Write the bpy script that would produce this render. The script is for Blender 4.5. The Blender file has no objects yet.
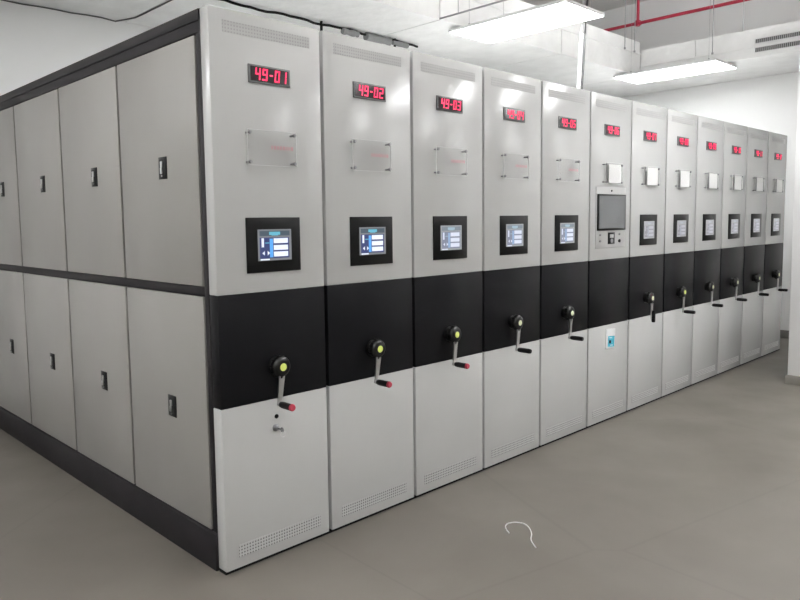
import bpy, bmesh, math, random
from mathutils import Vector, Matrix
random.seed(7)
S = bpy.context.scene
COL = S.collection

# ---------------------------------------------------------------- camera
cam = bpy.data.cameras.new('camera'); co = bpy.data.objects.new('camera', cam); COL.objects.link(co)
FW = Vector((.69199, .71653, -.08788)); RT = Vector((.71845, -.69546, -.01316)); UP = Vector((.07055, .05403, .99604))
R = Matrix((RT, UP, -FW)).transposed()
co.matrix_world = Matrix.Translation((-1.5331, -2.6003, 1.5222)) @ R.to_4x4()
cam.sensor_width = 36; cam.lens = 707.26 / 800 * 36
cam.shift_x = (400 - 385.8) / 800; cam.shift_y = (283.05 - 300) / 800
cam.clip_start = .02; cam.clip_end = 100
S.camera = co

# ---------------------------------------------------------------- world and exposure
w = bpy.data.worlds.new('world'); S.world = w; w.use_nodes = True
bg = w.node_tree.nodes['Background']; bg.inputs[0].default_value = (.93, .96, 1, 1); bg.inputs[1].default_value = .9
S.view_settings.view_transform = 'Standard'; S.view_settings.look = 'None'
S.view_settings.gamma = 1; S.view_settings.use_curve_mapping = False
S.view_settings.exposure = 0
LAMP_POWER = 19.0
UPLIGHT = 130.0

# ---------------------------------------------------------------- materials
def mat(name, col, rough=.5, metal=0, emit=None, es=1, spec=.5, coat=0):
    m = bpy.data.materials.new(name); m.use_nodes = True
    b = m.node_tree.nodes['Principled BSDF']
    b.inputs['Base Color'].default_value = (*col, 1); b.inputs['Roughness'].default_value = rough
    b.inputs['Metallic'].default_value = metal; b.inputs['Specular IOR Level'].default_value = spec
    b.inputs['Coat Weight'].default_value = coat
    if emit: b.inputs['Emission Color'].default_value = (*emit, 1); b.inputs['Emission Strength'].default_value = es
    return m

def noisy(m, scale, c0, c1, bump=0, bscale=None, stretch=(1, 1, 1), detail=4, dist=.01):
    nt = m.node_tree; b = nt.nodes['Principled BSDF']
    tc = nt.nodes.new('ShaderNodeTexCoord'); mp = nt.nodes.new('ShaderNodeMapping'); mp.inputs['Scale'].default_value = stretch
    nt.links.new(tc.outputs['Object'], mp.inputs[0])
    n = nt.nodes.new('ShaderNodeTexNoise'); n.inputs['Scale'].default_value = scale; n.inputs['Detail'].default_value = detail
    nt.links.new(mp.outputs[0], n.inputs['Vector'])
    r = nt.nodes.new('ShaderNodeValToRGB'); r.color_ramp.elements[0].position = .3; r.color_ramp.elements[1].position = .7
    r.color_ramp.elements[0].color = (*c0, 1); r.color_ramp.elements[1].color = (*c1, 1)
    nt.links.new(n.outputs[0], r.inputs[0]); nt.links.new(r.outputs[0], b.inputs['Base Color'])
    if bump:
        n2 = nt.nodes.new('ShaderNodeTexNoise'); n2.inputs['Scale'].default_value = bscale or scale
        nt.links.new(mp.outputs[0], n2.inputs['Vector'])
        bp = nt.nodes.new('ShaderNodeBump'); bp.inputs['Strength'].default_value = bump; bp.inputs['Distance'].default_value = dist
        nt.links.new(n2.outputs[0], bp.inputs['Height']); nt.links.new(bp.outputs[0], b.inputs['Normal'])
    return m

M = {}
M['paint'] = noisy(mat('light_grey_enamel', (.54, .54, .53), .21, spec=.7), 2.0, (.505, .507, .50), (.535, .537, .53), .05, 5, dist=.01)
M['band'] = noisy(mat('black_enamel', (.008, .008, .009), .36, spec=.08), 3, (.005, .005, .006), (.008, .008, .009), .1, 5)
M['door'] = noisy(mat('shaded_warm_grey_enamel', (.5, .48, .45), .42, spec=.4), 1.5, (.245, .236, .222), (.272, .262, .248), .15, 3)  # likely the front enamel; the side's weaker light is put into the colour
M['frame'] = noisy(mat('charcoal_enamel', (.03, .028, .032), .5, spec=.12), 6, (.013, .012, .013), (.020, .018, .020))
M['gap'] = mat('dark_rubber', (.008, .008, .008), .8, spec=.1)
M['bezel'] = mat('black_plastic', (.004, .004, .004), .3, spec=.15)
M['grip'] = mat('black_grip_rubber', (.005, .005, .005), .5, spec=.2)
M['hub'] = mat('black_gloss_plastic', (.005, .005, .005), .3, spec=.3)
M['chrome'] = mat('brushed_steel', (.62, .62, .62), .28, 1)
M['steel'] = mat('dull_steel', (.35, .35, .36), .4, .8)
M['lime'] = mat('lime_sticker', (.72, .80, .20), .4)
M['paleLime'] = mat('pale_lime_sticker', (.85, .9, .62), .4)
M['pinkcap'] = mat('red_plastic', (.42, .03, .06), .4)
M['dispframe'] = mat('display_frame_plastic', (.12, .125, .125), .4)
M['dispglass'] = mat('display_window', (.02, .006, .01), .12)
M['led'] = mat('red_led', (.5, .01, .05), .4, emit=(1, .035, .13), es=1.15)
M['wall'] = noisy(mat('white_wall_paint', (.8, .8, .79), .8, spec=.2), .8, (.88, .88, .87), (.92, .92, .91))
M['ceil'] = noisy(mat('white_ceiling_board', (.82, .82, .81), .8, spec=.2), 5, (.84, .84, .83), (.92, .92, .91), .5, 9, dist=.02)
M['slab'] = noisy(mat('grey_slab', (.5, .48, .47), .9, spec=.1), 1.2, (.82, .80, .78), (.88, .86, .84))
M['base'] = noisy(mat('grey_baseboard', (.2, .19, .175), .5), 8, (.19, .18, .165), (.23, .22, .2))
M['pipe'] = mat('red_pipe_paint', (.42, .02, .05), .4)
M['white'] = mat('white_plastic', (.8, .8, .8), .4)
M['lampbody'] = mat('lamp_housing_white', (.8, .8, .8), .5)
M['lamp'] = mat('lamp_diffuser', (.9, .9, .9), .5, emit=(.98, .99, 1), es=LAMP_POWER)
M['uplamp'] = mat('added_uplight_glow', (.9, .9, .9), .5, emit=(.97, .985, 1), es=UPLIGHT)  # added upward glow on out-of-view lamps, brightens the high slab
M['acryledge'] = mat('acrylic_edge_glint', (.78, .8, .79), .2)  # whitish colour paints the bright edges of the clear sheet
M['paper'] = mat('reflected_wall_white', (.92, .92, .91), .6)
M['pinkink'] = mat('pink_ink', (.62, .33, .36), .6)
M['mutedcab'] = mat('cable_grey', (.10, .10, .10), .6)
M['bundle'] = mat('bundle_grey', (.24, .24, .24), .7)
M['bodygrey'] = mat('shelf_body_grey', (.55, .55, .54), .5)
M['grille'] = mat('air_grille_grey', (.10, .10, .10), .5)
M['slat'] = mat('grille_slat_grey', (.4, .4, .4), .5)
M['blue'] = noisy(mat('blue_print', (.05, .42, .55), .5), 60, (.03, .30, .42), (.10, .55, .68))
M['keyplate'] = mat('plate_light', (.50, .50, .495), .35)
M['monglass'] = mat('monitor_glass', (.10, .105, .11), .15)

def floor_mat():
    m = mat('grey_epoxy_floor', (.2, .18, .16), .38, spec=.35); nt = m.node_tree; b = nt.nodes['Principled BSDF']
    tc = nt.nodes.new('ShaderNodeTexCoord')
    n = nt.nodes.new('ShaderNodeTexNoise'); n.inputs['Scale'].default_value = 1.1; n.inputs['Detail'].default_value = 8; n.inputs['Distortion'].default_value = .6
    r = nt.nodes.new('ShaderNodeValToRGB'); r.color_ramp.elements[0].position = .32; r.color_ramp.elements[1].position = .68
    r.color_ramp.elements[0].color = (.104, .094, .080, 1); r.color_ramp.elements[1].color = (.130, .119, .103, 1)
    nt.links.new(tc.outputs['Object'], n.inputs['Vector']); nt.links.new(n.outputs[0], r.inputs[0])
    # hairline cracks
    v = nt.nodes.new('ShaderNodeTexVoronoi'); v.feature = 'DISTANCE_TO_EDGE'; v.inputs['Scale'].default_value = .42
    nt.links.new(tc.outputs['Object'], v.inputs['Vector'])
    ra = nt.nodes.new('ShaderNodeValToRGB'); ra.color_ramp.elements[0].position = .0; ra.color_ramp.elements[1].position = .0015
    ra.color_ramp.elements[0].color = (.9, .9, .9, 1); ra.color_ramp.elements[1].color = (1, 1, 1, 1)
    nt.links.new(v.outputs['Distance'], ra.inputs[0])
    mx = nt.nodes.new('ShaderNodeMix'); mx.data_type = 'RGBA'; mx.blend_type = 'MULTIPLY'; mx.inputs[0].default_value = 1
    nt.links.new(r.outputs[0], mx.inputs[6]); nt.links.new(ra.outputs[0], mx.inputs[7]); nt.links.new(mx.outputs[2], b.inputs['Base Color'])
    n2 = nt.nodes.new('ShaderNodeTexNoise'); n2.inputs['Scale'].default_value = 2.5; n2.inputs['Detail'].default_value = 5
    nt.links.new(tc.outputs['Object'], n2.inputs['Vector'])
    mr = nt.nodes.new('ShaderNodeMapRange'); mr.inputs[3].default_value = .32; mr.inputs[4].default_value = .55
    nt.links.new(n2.outputs[0], mr.inputs[0]); nt.links.new(mr.outputs[0], b.inputs['Roughness'])
    return m
M['floor'] = floor_mat()

def perf_mat(hole):
    """sheet metal with rows of small punched holes (dark round dots on the enamel)"""
    m = mat('perforated_enamel', (.56, .56, .54), .35, spec=.4); nt = m.node_tree; b = nt.nodes['Principled BSDF']
    tc = nt.nodes.new('ShaderNodeTexCoord'); mp = nt.nodes.new('ShaderNodeMapping'); mp.inputs['Scale'].default_value = (70, 1, 70)
    nt.links.new(tc.outputs['Object'], mp.inputs[0])
    fr = nt.nodes.new('ShaderNodeVectorMath'); fr.operation = 'FRACTION'; nt.links.new(mp.outputs[0], fr.inputs[0])
    sb = nt.nodes.new('ShaderNodeVectorMath'); sb.operation = 'SUBTRACT'; sb.inputs[1].default_value = (.5, 0, .5); nt.links.new(fr.outputs[0], sb.inputs[0])
    ml = nt.nodes.new('ShaderNodeVectorMath'); ml.operation = 'MULTIPLY'; ml.inputs[1].default_value = (1, 0, 1); nt.links.new(sb.outputs[0], ml.inputs[0])
    ln = nt.nodes.new('ShaderNodeVectorMath'); ln.operation = 'LENGTH'; nt.links.new(ml.outputs[0], ln.inputs[0])
    lt = nt.nodes.new('ShaderNodeMath'); lt.operation = 'LESS_THAN'; lt.inputs[1].default_value = .27; nt.links.new(ln.outputs['Value'], lt.inputs[0])
    mx = nt.nodes.new('ShaderNodeMix'); mx.data_type = 'RGBA'; nt.links.new(lt.outputs[0], mx.inputs[0])
    mx.inputs[6].default_value = (.47, .47, .465, 1); mx.inputs[7].default_value = (hole, hole, hole, 1)
    nt.links.new(mx.outputs[2], b.inputs['Base Color'])
    return m
M['perf'] = perf_mat(.14); M['perf_light'] = perf_mat(.36)

def acrylic():
    m = bpy.data.materials.new('clear_acrylic'); m.use_nodes = True; nt = m.node_tree
    for n in list(nt.nodes): nt.nodes.remove(n)
    o = nt.nodes.new('ShaderNodeOutputMaterial'); t = nt.nodes.new('ShaderNodeBsdfTransparent'); t.inputs[0].default_value = (.99, .99, .99, 1)
    g = nt.nodes.new('ShaderNodeBsdfGlossy'); g.inputs['Roughness'].default_value = .3
    lw = nt.nodes.new('ShaderNodeLayerWeight'); lw.inputs[0].default_value = .25
    f = nt.nodes.new('ShaderNodeMapRange'); f.inputs[3].default_value = .01; f.inputs[4].default_value = .06
    nt.links.new(lw.outputs['Facing'], f.inputs[0])
    mx = nt.nodes.new('ShaderNodeMixShader')
    nt.links.new(f.outputs[0], mx.inputs[0]); nt.links.new(t.outputs[0], mx.inputs[1]); nt.links.new(g.outputs[0], mx.inputs[2]); nt.links.new(mx.outputs[0], o.inputs[0])
    return m
M['acrylic'] = acrylic()

def em(name, c, s=1): return mat(name, (.02, .02, .02), .3, emit=c, es=s)
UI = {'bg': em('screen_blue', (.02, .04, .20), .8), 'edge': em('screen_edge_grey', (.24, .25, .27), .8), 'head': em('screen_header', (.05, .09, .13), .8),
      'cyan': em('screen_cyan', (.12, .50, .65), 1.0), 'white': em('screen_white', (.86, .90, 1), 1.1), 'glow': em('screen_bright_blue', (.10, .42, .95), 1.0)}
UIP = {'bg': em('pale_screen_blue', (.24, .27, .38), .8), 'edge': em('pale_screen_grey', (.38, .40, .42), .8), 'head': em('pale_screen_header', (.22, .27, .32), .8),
       'cyan': em('pale_screen_cyan', (.35, .50, .60), .9), 'white': em('pale_screen_white', (.70, .74, .86), 1), 'glow': em('pale_screen_bright', (.3, .45, .7), .9)}  # paler copy: washout of a screen viewed aslant, put into the colours
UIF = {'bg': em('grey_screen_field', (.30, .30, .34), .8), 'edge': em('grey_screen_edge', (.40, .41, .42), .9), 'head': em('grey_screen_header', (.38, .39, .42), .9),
       'cyan': em('grey_screen_title', (.44, .47, .52), .9), 'white': em('grey_screen_white', (.50, .50, .55), .9), 'glow': em('grey_screen_bright', (.40, .42, .50), .9)}  # greyest copy: the same slanting-view washout painted for the far screens

# ---------------------------------------------------------------- mesh helpers
class MB:
    def __init__(s): s.bm = bmesh.new(); s.mats = []
    def mi(s, m):
        if m is None: return 0
        if m not in s.mats: s.mats.append(m)
        return s.mats.index(m)
    def box(s, x0, x1, y0, y1, z0, z1, m=None, bev=0, seg=2):
        t = bmesh.new()
        bmesh.ops.create_cube(t, size=1, matrix=Matrix.Translation(((x0+x1)/2, (y0+y1)/2, (z0+z1)/2)) @ Matrix.Diagonal((abs(x1-x0), abs(y1-y0), abs(z1-z0), 1)))
        if bev: bmesh.ops.bevel(t, geom=t.edges[:], offset=bev, segments=seg, profile=.5, affect='EDGES')
        s.add(t, m, False); return s
    def add(s, t, m=None, smooth=True, mtx=None):
        if mtx is not None: bmesh.ops.transform(t, matrix=mtx, verts=t.verts)
        i = s.mi(m)
        for f in t.faces: f.material_index = i; f.smooth = smooth
        me = bpy.data.meshes.new('t'); t.to_mesh(me); t.free(); s.bm.from_mesh(me); bpy.data.meshes.remove(me)
    def cyl(s, p, q, r, m=None, r2=None, seg=20, bev=0):
        p = Vector(p); q = Vector(q); d = q - p; L = d.length
        t = bmesh.new()
        bmesh.ops.create_cone(t, cap_ends=True, segments=seg, radius1=r, radius2=r if r2 is None else r2, depth=L)
        if bev: bmesh.ops.bevel(t, geom=[e for e in t.edges if any(len(f.verts) > 4 for f in e.link_faces)], offset=bev, segments=3, profile=.5, affect='EDGES')
        mt = Matrix.Translation((p + q) / 2) @ d.to_track_quat('Z', 'Y').to_matrix().to_4x4()
        s.add(t, m, True, mt); return s
    def lathe(s, prof, m=None, seg=32, mtx=None):
        """profile [(radius, height)] turned round local z"""
        t = bmesh.new(); rings = []
        for r, h in prof:
            if r < 1e-6: rings.append([t.verts.new((0, 0, h))])
            else: rings.append([t.verts.new((r*math.cos(2*math.pi*k/seg), r*math.sin(2*math.pi*k/seg), h)) for k in range(seg)])
        for a, b in zip(rings, rings[1:]):
            for k in range(seg):
                k2 = (k+1) % seg
                vs = [a[0], b[k2], b[k]] if len(a) == 1 else ([a[k], a[k2], b[0]] if len(b) == 1 else [a[k], a[k2], b[k2], b[k]])
                try: t.faces.new(vs)
                except ValueError: pass
        bmesh.ops.recalc_face_normals(t, faces=t.faces[:])
        s.add(t, m, True, mtx); return s
    def tube(s, pts, r, m=None, seg=10):
        pts = [Vector(p) for p in pts]; t = bmesh.new(); rings = []
        for i, p in enumerate(pts):
            d = (pts[min(i+1, len(pts)-1)] - pts[max(i-1, 0)]).normalized()
            u = d.cross(Vector((0, 0, 1)));
            if u.length < .05: u = d.cross(Vector((1, 0, 0)))
            u.normalize(); v = d.cross(u)
            rings.append([t.verts.new(p + r*(math.cos(a)*u + math.sin(a)*v)) for a in [2*math.pi*k/seg for k in range(seg)]])
        for a, b in zip(rings, rings[1:]):
            for k in range(seg): t.faces.new([a[k], a[(k+1) % seg], b[(k+1) % seg], b[k]])
        t.faces.new(rings[0]); t.faces.new(rings[-1]); bmesh.ops.recalc_face_normals(t, faces=t.faces[:])
        s.add(t, m, True); return s
    def prism(s, poly, y0, y1, m=None):
        """polygon of (x, z) points extruded along y"""
        t = bmesh.new(); a = [t.verts.new((x, y0, z)) for x, z in poly]; b = [t.verts.new((x, y1, z)) for x, z in poly]
        t.faces.new(a); t.faces.new(b[::-1]); n = len(poly)
        for k in range(n): t.faces.new([a[k], b[k], b[(k+1) % n], a[(k+1) % n]])
        bmesh.ops.recalc_face_normals(t, faces=t.faces[:])
        s.add(t, m, False); return s
    def mesh(s, name, m=None):
        me = bpy.data.meshes.new(name); s.bm.to_mesh(me); s.bm.free()
        if s.mats:
            for k in s.mats: me.materials.append(k)
        elif m: me.materials.append(m)
        try: me.set_sharp_from_angle(angle=math.radians(35))
        except Exception: pass
        return me

def link(name, me, parent=None, loc=(0, 0, 0), rot=(0, 0, 0), label=None):
    o = bpy.data.objects.new(name, me); COL.objects.link(o); o.location = loc; o.rotation_euler = rot
    if parent: o.parent = parent
    if label: o['label'] = label
    return o
def tag(o, label, cat, group=None, kind=None):
    o['label'] = label; o['category'] = cat
    if group: o['group'] = group
    if kind: o['kind'] = kind
    return o
def empty(name, loc): return link(name, None, None, loc)
def struct(name, mb, m):
    o = link(name, mb.mesh(name, m)); o['kind'] = 'structure'; return o

# ---------------------------------------------------------------- the room
CZ, SLAB, BACK, RIGHT = 3.24, 4.5, 3.40, 8.10
SOFY, ENDX = 1.565, 6.85
b = MB(); b.box(-6, 8.3, -8, 3.6, -.2, 0); struct('floor', b, M['floor'])
b = MB(); b.box(-6, RIGHT+.2, BACK, BACK+.2, 0, SLAB); struct('wall_back', b, M['wall'])
b = MB(); b.box(RIGHT, RIGHT+.2, -8, BACK, 0, SLAB); struct('wall_right', b, M['wall'])
b = MB(); b.box(-6, RIGHT, -8, BACK, SLAB, SLAB+.2); struct('ceiling', b, M['slab'])
b = MB(); b.box(RIGHT-.015, RIGHT, -8, BACK, 0, .098, bev=.002); struct('baseboard_right', b, M['base'])
b = MB(); b.box(-6, -.02, BACK-.015, BACK, 0, .098, bev=.002); struct('baseboard_back', b, M['base'])
# lowered ceiling over the cabinets: boards with open joints, a front face with a trim line, the same across the far end
b = MB()
seams = [-6, -.72, 1.2, 3.18, 5.09, ENDX]
for x0, x1 in zip(seams, seams[1:]):
    b.box(x0+.007, x1-.007, SOFY+.02, BACK, CZ, CZ+.02)
    b.box(x0+.007, x1-.007, SOFY, SOFY+.02, CZ, 3.49)
    b.box(x0+.007, x1-.007, SOFY+.006, SOFY+.026, 3.50, 3.64)
b.box(-6, ENDX, SOFY+.03, BACK, CZ+.022, 3.63)
b.box(-6, ENDX, SOFY-.012, SOFY+.03, 3.488, 3.502)
ys = [-8, -5.2, -2.6, -.9, .9, SOFY+.0, BACK]
for y0, y1 in zip(ys, ys[1:]):
    b.box(ENDX+.02, RIGHT, y0+.004, y1-.004, CZ, CZ+.02)
    if y0 < 1.5:
        b.box(ENDX, ENDX+.02, y0+.004, y1-.004, CZ, 3.345); b.box(ENDX+.006, ENDX+.026, y0+.004, y1-.004, 3.355, 3.545)
b.box(ENDX+.03, RIGHT, -8, BACK, CZ+.022, 3.54)
b.box(ENDX-.012, ENDX+.03, -8, SOFY, 3.343, 3.357)
soffit = struct('ceiling_soffit', b, M['ceil'])
soffit.name = 'trim_1'
b = MB(); b.box(-6.2, -6, -8, BACK+.2, 0, SLAB); struct('wall_left', b, M['wall'])
b = MB(); b.box(-6.2, RIGHT+.2, -8.2, -8, 0, SLAB); struct('wall_front', b, M['wall'])
# pillar
b = MB(); b.box(5.47, 6.07, -1.2, -.58, 0, SLAB, bev=.004); struct('wall_pillar', b, M['wall'])
b = MB(); b.box(5.455, 6.085, -1.215, -.565, 0, .082, bev=.002); struct('baseboard_pillar', b, M['base'])

# ---------------------------------------------------------------- lamps
def lamp_mesh():
    h = MB(); h.box(-.30, .30, -.60, .60, .004, .030, M['lampbody'], .003); d = MB(); d.box(-.29, .29, -.59, .59, 0, .0045, M['lamp'])
    w_ = MB(); w_.box(-.27, .27, -.57, .57, .029, .032, M['uplamp'])
    return h.mesh('housing'), d.mesh('diffuser'), w_.mesh('added_uplight')
LH, LD, LU = lamp_mesh()
def panel_lamp(x, y, z, label, wires=((-.25, -.5), (.25, -.5), (-.25, .4), (.25, .4)), up=False):
    r = empty('panel_lamp', (x, y, z)); tag(r, label, 'ceiling light', 'suspended panel lamps')
    link('lamp_housing', LH, r); link('lamp_diffuser', LD, r)
    if up: link('added_uplight', LU, r)
    for wx, wy in wires:
        k = MB(); k.cyl((wx, wy, .03), (wx, wy, SLAB - z - .001), .0015, M['steel'], seg=6); k.cyl((wx, wy, .028), (wx, wy, .05), .008, M['steel'], seg=10)
        link('suspension_wire', k.mesh('suspension_wire'), r)
    return r
panel_lamp(3.71, 1.07, 3.19, 'bright white panel lamp hanging near the middle of the cabinet row')
panel_lamp(6.76, 1.11, 3.19, 'bright white panel lamp nearest the right wall and the air grille', wires=((-.25, -.5), (-.25, .4)))
panel_lamp(.66, 1.07, 3.19, 'added unseen panel lamp hanging over the nearest end of the cabinet row')  # added out of view to brighten low ceiling and left wall
for x, l in ((-1.6, 'leftmost, added out of view'), (3.98, 'middle one of three'), (7.40, 'nearest the right wall')):  # leftmost is an unseen addition; other two read from highlights on the panels
    panel_lamp(x, -3.95, 3.19, 'white panel lamp in the row farthest in front of the cabinets, ' + l, up=x < 5)
panel_lamp(4.2, -1.55, 3.19, 'added unseen panel lamp over the aisle just in front of the cabinets', up=True)  # unseen lamp put in to brighten the upper cabinet fronts
panel_lamp(-3.2, 1.0, 3.19, 'added unseen panel lamp over the floor beside the grey side doors', wires=((-.25, -.5), (.25, -.5)), up=True)  # unseen lamp added to lift the side doors and left wall
panel_lamp(-2.4, 2.7, 3.209, 'added unseen panel lamp near the rear wall beside the grey side doors', wires=())  # unseen lamp added to keep the left rear wall bright

# ---------------------------------------------------------------- unit meshes (origin: floor, front left corner of the unit's panel)
PW, PD = .582, .066
ZBT, ZBB, ZT = 1.2177, .7304, 2.4
def slab(x0, x1, y0, y1, z0, z1, m, bev=.004):
    k = MB(); k.box(x0, x1, y0, y1, z0, z1, m, bev); return k
def unit_meshes(w_):
    d = {}
    d['upper_panel'] = slab(0, w_, 0, PD, ZBT, ZT, M['paint'])
    d['middle_band'] = slab(0, w_, 0, PD, ZBB, ZBT, M['band'])
    d['lower_panel'] = slab(0, w_, 0, PD, .014, ZBB, M['paint'])
    d['upper_panel'] = d['upper_panel'].mesh('upper_panel'); d['middle_band'] = d['middle_band'].mesh('middle_band'); d['lower_panel'] = d['lower_panel'].mesh('lower_panel')
    return d
UM1 = unit_meshes(.574); UM = unit_meshes(PW)
# shelving body behind the panel: end sheets, shelves, uprights, base carriage
def body_mesh():
    k = MB(); f = M['frame']; g = M['bodygrey']
    x0, x1, y0, y1 = .012, PW-.012, PD, 3.27
    k.box(x0, x1, y0, y0+.02, .03, 2.39, g)
    k.box(x0, x1, y1-.02, y1, .03, 2.39, g)
    k.box(x0, x1, y0+.02, y1-.02, 2.37, 2.39, g)
    k.box(x0, x1, y0+.02, y1-.02, .03, .15, f)
    k.box((x0+x1)/2-.01, (x0+x1)/2+.01, y0+.02, y1-.02, .15, 2.37, g)
    for j in range(1, 6): k.box(x0, x1, y0+.02, y1-.02, .15+j*.37-.012, .15+j*.37+.012, g)
    for j in range(5):
        y = y0+.02 + j*(y1-y0-.08)/4
        for x in (x0, x1-.04): k.box(x, x+.04, y, y+.04, .15, 2.37, g)
    for y in (.4, 1.7, 2.9):
        for x in (x0+.1, x1-.12): k.cyl((x, y, .03), (x+.02, y, .03), .026, f, seg=16)
    return k.mesh('shelf_body')
BODY = body_mesh()

# ventilation strips
def vent_mesh(w0, w1, z0, z1, m):
    k = MB(); k.box(w0, w1, -.0012, .001, z0, z1, m); return k.mesh('vent_strip')
VT = vent_mesh(.064, .515, 2.305, 2.352, M['perf_light']); VB = vent_mesh(.065, .52, .062, .118, M['perf'])

# seven segment digits
SEG = {'0': 'abcdef', '1': 'bc', '2': 'abged', '3': 'abgcd', '4': 'fgbc', '5': 'afgcd', '6': 'afgedc', '7': 'abc', '8': 'abcdefg', '9': 'abcdfg', '-': 'g'}
def digit(k, ch, cx, cz, w=.026, h=.050, t=.0065, m=None):
    sl = .10
    def q(x0, x1, z0, z1):
        k.prism([(cx + x + sl*(z), cz + z) for x, z in ((x0, z0), (x1, z0), (x1, z1), (x0, z1))], -.0115, -.0095, m)
    H, W = h/2, w/2
    P = {'a': (-W, W, H-t, H), 'd': (-W, W, -H, -H+t), 'g': (-W, W, -t/2, t/2), 'f': (-W, -W+t, .001, H), 'e': (-W, -W+t, -H, -.001), 'b': (W-t, W, .001, H), 'c': (W-t, W, -H, -.001)}
    for s_ in SEG[ch]: q(*P[s_])
DF = MB()
DF.box(.181, .398, -.008, .0, 2.115, 2.192, M['dispframe'], .002); DF = DF.mesh('number_display')
DW = MB(); DW.box(.191, .388, -.0095, -.0075, 2.123, 2.184, M['dispglass']); DW = DW.mesh('display_window')
def digits_mesh(n):
    k = MB()
    for ch, x in zip('49-%02d' % n, (.226, .262, .2945, .326, .362)):
        digit(k, ch, x, 2.1535, w=.026 if ch != '-' else .016, m=M['led'])
    return k.mesh('red_digits')

# acrylic holder
AC = MB(); AC.box(.152, .408, -.028, -.025, 1.766, 1.916, M['acrylic'], .0008); 
for x_ in (.1510, .4068): AC.box(x_, x_+.002, -.0285, -.0245, 1.766, 1.916, M['acryledge'])
for z_ in (1.7652, 1.9148): AC.box(.152, .408, -.0285, -.0245, z_, z_+.0016, M['acryledge'])
AC = AC.mesh('acrylic_sheet')
SO = MB(); SO.lathe([(0, 0), (.0045, 0), (.0055, .024), (.0075, .0245), (.0075, .034), (.0065, .036), (0, .036)], M['steel'], 16, Matrix.Rotation(math.pi/2, 4, 'X')); SO = SO.mesh('standoff')
IK = MB()
rr = random.Random(3)
for j in range(1):
    x = .275
    while x < .385:
        wd = rr.uniform(.006, .014); z = 1.845 - j*.026
        IK.box(x, x+wd, -.0246, -.0243, z-.008, z+.008, M['pinkink']); x += wd+.006
IK = IK.mesh('printed_text')
CD = MB(); CD.box(.212, .390, -.0242, -.0232, 1.774, 1.908, M['paper']); CD = CD.mesh('reflection_card')  # white sheet painted in for bright walls reflected in the far holders

# touch screen
BZ = MB(); BZ.box(.147, .433, -.007, 0, 1.303, 1.543, M['bezel'], .0015); BZ = BZ.mesh('control_screen')
def ui_mesh(U):
    k = MB(); X0, X1, Z0, Z1 = .203, .381, 1.354, 1.491; y = -.0085
    def r(a, b_, c, d, m, lift=0):   # fractions of the screen
        k.box(X0+(X1-X0)*a, X0+(X1-X0)*b_, y-.0002-lift, -.0068, Z1-(Z1-Z0)*d, Z1-(Z1-Z0)*c, m)
    r(0, 1, 0, 1, U['edge']); r(.05, .95, .05, .21, U['head'], .0002); r(.33, .66, .08, .18, U['cyan'], .0005); r(.40, .6, .13, .20, U['cyan'], .0006)
    r(.05, .93, .26, .93, U['bg'], .0002)
    r(.34, .44, .30, .90, U['glow'], .0003)
    for c in (.29, .51, .72): r(.46, .89, c, c+.16, U['white'], .0005)
    r(.10, .17, .28, .57, U['white'], .0005); r(.21, .33, .42, .45, U['cyan'], .0005); r(.06, .33, .94, .985, U['white'], .0005)
    for cx, sgn in ((.16, -1), (.30, 1)):
        px = X0+(X1-X0)*cx; pz = Z1-(Z1-Z0)*.76
        k.prism([(px+sgn*.008, pz), (px-sgn*.005, pz+.010), (px-sgn*.005, pz-.010)], y-.0007, -.007, U['white'])
    return k.mesh('lit_screen')
UIM, UIPM, UIFM = ui_mesh(UI), ui_mesh(UIP), ui_mesh(UIF)

# crank (origin on the panel surface; axis towards -y)
RX = Matrix.Rotation(math.pi/2, 4, 'X')
HB = MB(); HB.lathe([(0, 0), (.040, 0), (.040, .010), (.036, .013), (.030, .015), (.030, .020), (.044, .022), (.047, .027), (.047, .046), (.043, .054), (.034, .060), (.022, .062), (0, .062)], M['hub'], 40, RX)
for k_ in range(10):
    a = 2*math.pi*k_/10
    HB.cyl((.046*math.cos(a), -.028, .046*math.sin(a)), (.044*math.cos(a), -.049, .044*math.sin(a)), .005, M['hub'], seg=10)
HB = HB.mesh('crank')
LB = MB(); LB.lathe([(0, .062), (.0175, .062), (.0165, .0635), (0, .0635)], None, 32, RX); LBL = LB.mesh('hub_label', M['lime'])
LB = MB(); LB.lathe([(0, .062), (.0175, .062), (.0165, .0635), (0, .0635)], None, 32, RX); LBP = LB.mesh('hub_label_pale', M['paleLime'])
AR = MB()
AR.prism([(-.015, -.040), (-.009, -.040), (-.006, -.052), (.006, -.052), (.009, -.040), (.015, -.040), (.014, -.064), (.010, -.165), (.008, -.175), (0, -.179), (-.008, -.175), (-.010, -.165), (-.014, -.064)], -.058, -.050, M['chrome'])
AR.cyl((0, -.046, -.165), (0, -.064, -.165), .011, M['chrome'], seg=20, bev=.002)
AR = AR.mesh('crank_arm')
GR = MB(); GR.lathe([(0, 0), (.009, 0), (.0125, .004), (.0150, .02), (.0150, .074), (.0158, .082)], M['grip'], 24, RX)
GR.lathe([(.0158, .082), (.0158, .089), (.012, .095), (0, .095)], M['pinkcap'], 24, RX); GRP = GR.mesh('grip_with_red_cap')
GR = MB(); GR.lathe([(0, 0), (.009, 0), (.0125, .004), (.0150, .02), (.0150, .082), (.013, .093), (0, .095)], M['grip'], 24, RX); GRB = GR.mesh('grip_black')

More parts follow.
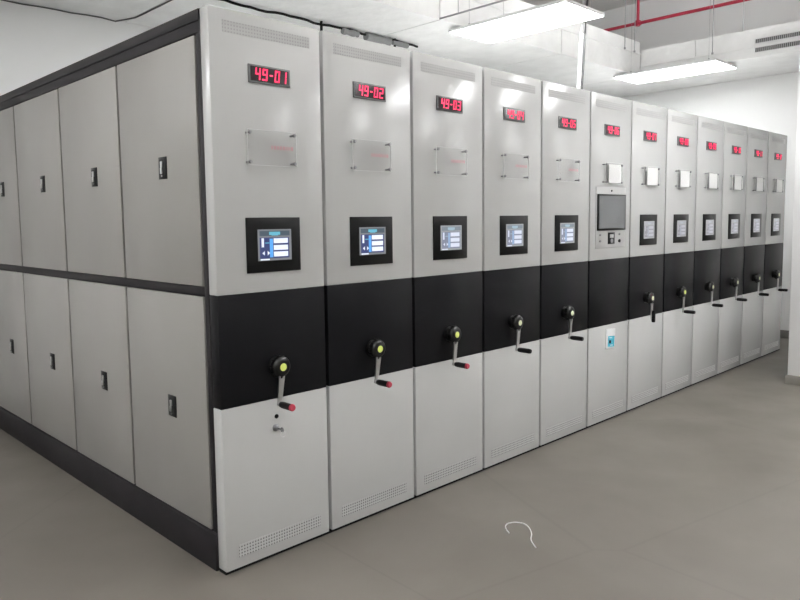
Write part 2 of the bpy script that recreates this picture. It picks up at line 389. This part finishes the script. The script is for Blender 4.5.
XS = [0] + [.592 + .6003*i for i in range(11)]
NTH = ['first', 'second', 'third', 'fourth', 'fifth', 'sixth', 'seventh', 'eighth', 'ninth', 'tenth', 'eleventh', 'twelfth']
def unit(i):
    x = XS[i]; n = i+1
    r = empty('mobile_shelving_unit', (x, 0, 0))
    extra = {0: 'grey shelving unit reading 49-01, nearest, with lockable grey doors along its side',
             5: 'grey shelving unit reading 49-06 with a large dark monitor and no crank',
             6: 'grey shelving unit reading 49-07 whose crank grip is folded down',
             11: 'grey shelving unit reading 49-12, farthest, at the right end of the row'}
    tag(r, extra.get(i, 'grey shelving unit with black band, red display reads 49-%02d, %s from the left' % (n, NTH[i])), 'shelving unit', 'row of mobile shelving units')
    U = UM1 if i == 0 else UM
    for k in ('upper_panel', 'middle_band', 'lower_panel'): link(k, U[k], r, label={'upper_panel': None, 'middle_band': 'black enamel band', 'lower_panel': None}[k])
    link('vent_strip', VT, r); link('vent_strip', VB, r)
    df = link('number_display', DF, r, label='dark display with red digits 49-%02d' % n)
    link('display_window', DW, df); link('red_digits', digits_mesh(n), df)
    ac = link('card_holder', AC, r, label='clear acrylic sheet on four standoffs')
    for sx in (.164, .396):
        for sz in (1.779, 1.903): link('standoff', SO, ac, (sx, 0, sz))
    if n in (1, 2, 3, 4, 5): link('printed_text', IK, ac)
    if n >= 6: link('reflection_card', CD, ac)
    if i != 0: link('shelf_body', BODY, r)
    if i != 5:
        s_ = link('control_screen', BZ, r, label='black framed touch screen')
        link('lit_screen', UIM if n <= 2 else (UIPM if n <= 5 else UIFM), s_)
        c = link('crank', HB, r, (.282 if i < 2 else (.276 if i < 5 else .266), 0, .882), label='black hub with steel arm')
        c.rotation_euler = (0, math.radians((7, 8, 6, 7, 6, 0, 0, 3, 2, 4, 0, 3)[i]), 0)
        link('hub_label', LBL if n in (1, 2, 3, 8) else LBP, c, label='yellow green round sticker')
        if i == 6:
            link('crank_arm', AR, c); link('grip', GRB, c, (0, -.070, -.098), (math.pi/2, 0, 0))
        else:
            link('crank_arm', AR, c); link('grip', GRP if n <= 3 else GRB, c, (0, -.060, -.165), label='black grip with red end' if n <= 3 else None)
    return r
units = [unit(i) for i in range(12)]

# --- first unit: the lockable side doors and their frame
u = units[0]
FD = 3.27
ydiv = [.108, .885, 1.6745, 2.478, FD-.035]
k = MB(); k.box(0, .574, PD, FD, 2.305, 2.4, M['frame'], .003); k.box(-.006, .0, PD+.001, FD, 2.352, 2.398, M['frame'], .002); link('top_beam', k.mesh('top_beam'), u, label='charcoal top beam')
k = MB(); k.box(0.006, .03, PD+.03, FD-.02, 1.208, 1.247, M['frame'], .002); link('middle_rail', k.mesh('middle_rail'), u, label='charcoal rail between the upper and lower doors')
k = MB(); k.box(-.012, .574, PD, FD+.01, .0, .167, M['frame'], .004); link('base_plinth', k.mesh('base_plinth'), u, label='charcoal base')
for a, c in ((PD, .103), (FD-.032, FD)):
    k = MB(); k.box(0, .04, a, c, .167, 2.305, M['frame'], .002); link('corner_post', k.mesh('corner_post'), u)
k = MB(); g = M['bodygrey']
k.box(.026, .05, .103, FD-.032, .167, 2.305, M['gap']); k.box(.55, .566, PD, FD, .167, 2.305, g); k.box(.05, .55, FD-.02, FD, .167, 2.305, g); k.box(.05, .55, PD, PD+.02, .167, 2.305, g)
for j in range(1, 6): k.box(.05, .55, PD+.02, FD-.02, .167+j*.36-.012, .167+j*.36+.012, g)
link('shelf_body', k.mesh('shelf_body'), u)
LT = MB(); LT.box(-.004, .002, -.037, .037, -.050, .050, M['bezel'], .0015)
LT.box(-.0055, -.003, -.028, .028, -.041, .041, M['grip'], .001)
LT.box(-.011, -.005, -.006, .010, .002, .030, M['chrome'], .002); LT.box(-.011, -.005, -.002, .013, -.026, .002, M['chrome'], .002); LT.cyl((-.009, .002, -.035), (-.005, .002, -.035), .005, M['steel'])
LT = LT.mesh('latch')
for j in range(4):
    y0, y1 = ydiv[j]+.011, ydiv[j+1]-.011
    for z0, z1, hz in ((1.251, 2.301, 1.773), (.171, 1.204, .672)):
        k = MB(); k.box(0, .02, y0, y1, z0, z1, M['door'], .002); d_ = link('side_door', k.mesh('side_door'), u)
        link('latch', LT, d_, (0, ydiv[j]+.325, hz), label='black recessed latch with a light lever')
# lock on the first unit's lower panel
k = MB(); k.lathe([(0, 0), (.010, 0), (.010, .004), (.007, .005), (0, .005)], M['bezel'], 20, RX); link('keyhole_cover', k.mesh('keyhole_cover'), u, (.280, 0, .649))
k = MB(); k.lathe([(0, 0), (.017, 0), (.017, .004), (.012, .007), (.012, .014), (.009, .016), (0, .016)], M['steel'], 24, RX); link('lock', k.mesh('lock'), u, (.275, 0, .598), label='round steel lock')
# the key in that lock
k = MB(); k.box(-.0015, .0015, -.022, 0, -.004, .004, M['steel']); k.lathe([(.004, -.002), (.011, -.002), (.012, 0), (.011, .002), (.004, .002), (.004, -.002)], M['steel'], 20, Matrix.Translation((0, -.034, 0)) @ Matrix.Rotation(math.pi/2, 4, 'Y'))
k.tube([(.0 + .013*math.sin(a), -.040, -.006-.013*(1-math.cos(a))) for a in [j*math.pi/8 for j in range(17)]], .0012, M['chrome'], 6)
key = link('key', k.mesh('key'), None, (.275, -.016, .598)); tag(key, 'small steel key standing in the round lock below the nearest crank', 'key')

# --- sixth unit: built-in computer
u = units[5]
k = MB(); k.box(.07, .500, -.006, 0, 1.303, 1.745, M['keyplate'], .002); cp = link('computer_plate', k.mesh('computer_plate'), u, label='light grey plate with monitor and readers')
k = MB(); k.box(.082, .492, -.016, -.006, 1.430, 1.692, M['bezel'], .003); k.box(.096, .478, -.0168, -.015, 1.444, 1.680, M['monglass']); link('monitor', k.mesh('monitor'), cp, label='large dark monitor')
k = MB(); k.cyl((.287, -.006, 1.718), (.287, -.010, 1.718), .007, M['bezel'], seg=16); link('camera_dot', k.mesh('camera_dot'), cp)
k = MB(); k.box(.240, .335, -.012, -.006, 1.330, 1.415, M['bezel'], .002); k.box(.262, .313, -.014, -.011, 1.375, 1.400, M['keyplate'], .001); k.cyl((.287, -.012, 1.353), (.287, -.016, 1.353), .016, M['steel'], seg=20); link('fingerprint_reader', k.mesh('fingerprint_reader'), cp)
for kx, kz in ((.130, 1.400), (.130, 1.355), (.410, 1.400), (.410, 1.350)):
    k = MB(); k.cyl((kx, -.006, kz), (kx, -.013, kz), .012 if kz < 1.352 else .008, M['bezel'] if kz < 1.352 else M['steel'], seg=16); link('button', k.mesh('button'), cp)
# certificate sticker hanging on the lower panel
k = MB(); k.box(-.066, .066, -.004, 0, -.075, .075, M['white'], .001); k.box(-.036, .060, -.0046, -.0035, -.060, .020, M['blue'])
k.box(-.02, .01, -.0050, -.004, -.035, -.012, M['frame']); k.box(-.02, .02, -.005, -.004, .004, .010, M['white']); k.box(.0, .04, -.005, -.004, -.052, -.046, M['white'])
st = link('sticker', k.mesh('sticker'), None, (3.300, -.0001, .622), (0, math.radians(5), 0)); tag(st, 'small white and blue paper label stuck on the sixth unit below its black band', 'label')

# floor rails under the row: they lie in front of and below the panels
for y, where in ((.30, 'just behind the cabinet fronts'), (1.65, 'halfway back'), (2.95, 'near the rear wall')):
    k = MB(); k.box(.60, 7.35, y-.03, y+.03, 0, .006, M['steel'], .001)
    t_ = link('floor_rail', k.mesh('floor_rail')); tag(t_, 'steel floor rail under the shelving units, ' + where, 'rail', 'rails under the shelving')
k = MB(); k.box(.0, 7.20, .008, .060, 0, .013, M['gap'], .001); t_ = link('kick_strip', k.mesh('kick_strip')); tag(t_, 'thin black strip along the floor at the foot of the cabinet fronts', 'strip')

# ---------------------------------------------------------------- services at the ceiling
k = MB(); k.cyl((7.3, -7, 4.0), (7.3, BACK, 4.0), .020, M['pipe'], seg=16)
sp = link('sprinkler_pipe', k.mesh('sprinkler_pipe')); tag(sp, 'long dark red sprinkler pipe under the high ceiling', 'pipe')
k = MB(); k.cyl((7.3, 1.83, 4.0), (7.3, 1.83, SLAB-.001), .018, M['pipe'], seg=16); k.cyl((7.3, 1.83, 3.965), (7.3, 1.83, 4.035), .030, M['pipe'], seg=16); k.cyl((7.3, 1.79, 4.0), (7.3, 1.87, 4.0), .028, M['pipe'], seg=16)
link('riser', k.mesh('riser'), sp)
# air grille in the far end face
g0 = empty('air_grille', (ENDX, .25, 3.36)); tag(g0, 'long grey slatted air grille in the lowered ceiling face at the far right', 'air grille')
for z0, z1 in ((3.385, 3.428), (3.290, 3.336)):
    k = MB(); k.box(-.006, .001, -1.6, 0, z0-3.36, z1-3.36, M['grille'], .001)
    k.box(-.014, -.004, -1.61, .01, z1-3.36, z1-3.36+.008, M['white']); k.box(-.014, -.004, -1.61, .01, z0-3.36-.008, z0-3.36, M['white']); k.box(-.014, -.004, 0, .010, z0-3.36, z1-3.36, M['white'])
    f_ = link('grille_frame', k.mesh('grille_frame'), g0)
    k = MB(); y = -.015
    while y > -1.58:
        k.box(-.013, -.005, y-.006, y, z0-3.36, z1-3.36, M['slat']); y -= .02
    link('slats', k.mesh('slats'), f_)
# hanging rods
for (x, y, z, where) in ((6.42, SOFY-.02, 3.49, 'leftmost, in front of the face above the cabinets'), (6.66, SOFY-.02, 3.49, 'beside the inner corner of the lowered ceiling'), (ENDX-.02, .70, 3.345, 'just behind the far panel lamp'), (ENDX+.1, .42, 3.54, 'rightmost, between the far lamp and the air grille')):
    k = MB(); k.cyl((0, 0, 0), (0, 0, SLAB-z), .005, M['steel'], seg=8); k.cyl((0, 0, 0), (0, 0, .02), .012, M['steel'], seg=8)
    t_ = link('hanger_rod', k.mesh('hanger_rod'), None, (x, y, z)); tag(t_, 'thin steel ceiling rod, ' + where, 'rod', 'ceiling hanger rods')
# conduit dropping onto the cabinets, white with a dark cable strapped to it
k = MB(); k.tube([(3.975, .70, 2.392), (4.00, .70, 2.7), (4.035, .70, 3.1), (4.07, .70, 3.4), (4.10, .70, SLAB)], .016, M['white'], 14)
cd = link('power_conduit', k.mesh('power_conduit')); tag(cd, 'white vertical conduit dropping from the ceiling onto the cabinet tops', 'conduit')
k = MB(); k.tube([(4.001, .685, 2.392), (4.028, .685, 2.7), (4.062, .685, 3.1), (4.097, .685, 3.4), (4.127, .685, SLAB)], .010, M['mutedcab'], 10); link('cable', k.mesh('cable'), cd, label='dark grey cable beside the white conduit')
# cable run under the lowered ceiling behind the cabinet tops
cr = empty('cable_run', (1.7, 2.27, CZ)); tag(cr, 'dark cable run with grey wrapped bundles under the low ceiling behind the first cabinets', 'cable')
pts = [(-.7 + j*.08, .012*math.sin(j*1.9), -.022 - .006*math.sin(j*.8)) for j in range(34)]
k = MB(); k.tube(pts, .011, M['gap'], 8); link('cable', k.mesh('cable'), cr)
for x0, x1, r0 in ((.98, 1.16, .030), (1.26, 1.56, .040), (1.60, 1.80, .026)):
    k = MB(); rb = random.Random(int(x0*100)); n = 8
    k.lathe([(0, x0)] + [(r0*(.75+.35*rb.random()), x0+(x1-x0)*j/n) for j in range(n+1)] + [(0, x1)], M['bundle'], 14, Matrix.Translation((0, 0, -.04)) @ Matrix.Rotation(math.pi/2, 4, 'Y'))
    link('wrapped_bundle', k.mesh('wrapped_bundle'), cr)
for x in (.74, 1.63):
    k = MB(); k.box(x-.008, x+.008, -.01, .01, -.16, 0, M['gap'], .002); link('clip', k.mesh('clip'), cr)
# thin conduit running along the lamp
k = MB(); k.cyl((3.18, SOFY, 3.25), (3.18, -3.2, 3.25), .008, M['steel'], seg=10)
for y in (1.36, 0.0, -1.5, -3.0): k.cyl((3.18, y, 3.25), (3.18, y, SLAB), .003, M['steel'], seg=6)
t_ = link('lamp_conduit', k.mesh('lamp_conduit')); tag(t_, 'thin grey conduit running beside the nearer panel lamp', 'conduit')

# loose white wire on the floor
P = [(1.19, -.62), (1.211, -.590), (1.24, -.562), (1.275, -.553), (1.31, -.570), (1.326, -.605), (1.31, -.65), (1.262, -.700), (1.20, -.74), (1.15, -.80)]
def cr_spline(P, n=6):
    o = []
    for i in range(len(P)-1):
        p0, p1, p2, p3 = P[max(i-1, 0)], P[i], P[i+1], P[min(i+2, len(P)-1)]
        for j in range(n):
            t = j/n
            o.append(tuple(.5*((2*b1)+(-a+c)*t+(2*a-5*b1+4*c-d)*t*t+(-a+3*b1-3*c+d)*t**3) for a, b1, c, d in zip(p0, p1, p2, p3)))
    return o + [P[-1]]
k = MB(); k.tube([(x, y, .003) for x, y in cr_spline(P)], .003, M['white'], 8)
t_ = link('loose_wire', k.mesh('loose_wire')); tag(t_, 'short white curled wire lying on the floor in front of the cabinets', 'wire')

# wavy strand added for the dark line along the joint of the low ceiling and the rear wall, then along the open ceiling joint
rb = random.Random(5)
P = [(x, BACK-.03 - .02*rb.random(), CZ-.012 - .010*rb.random()) for x in [-2.5+.12*j for j in range(31)]] + [(1.2+.006*rb.random(), y, CZ-.006) for y in (3.2, 3.05, 2.9, 2.75, 2.6, 2.45, 2.3)]
k = MB(); k.tube(P, .006, M['mutedcab'], 6); t_ = link('ceiling_joint_line', k.mesh('ceiling_joint_line')); tag(t_, 'thin crinkled dark line along the top of the rear wall at the upper left', 'cable')
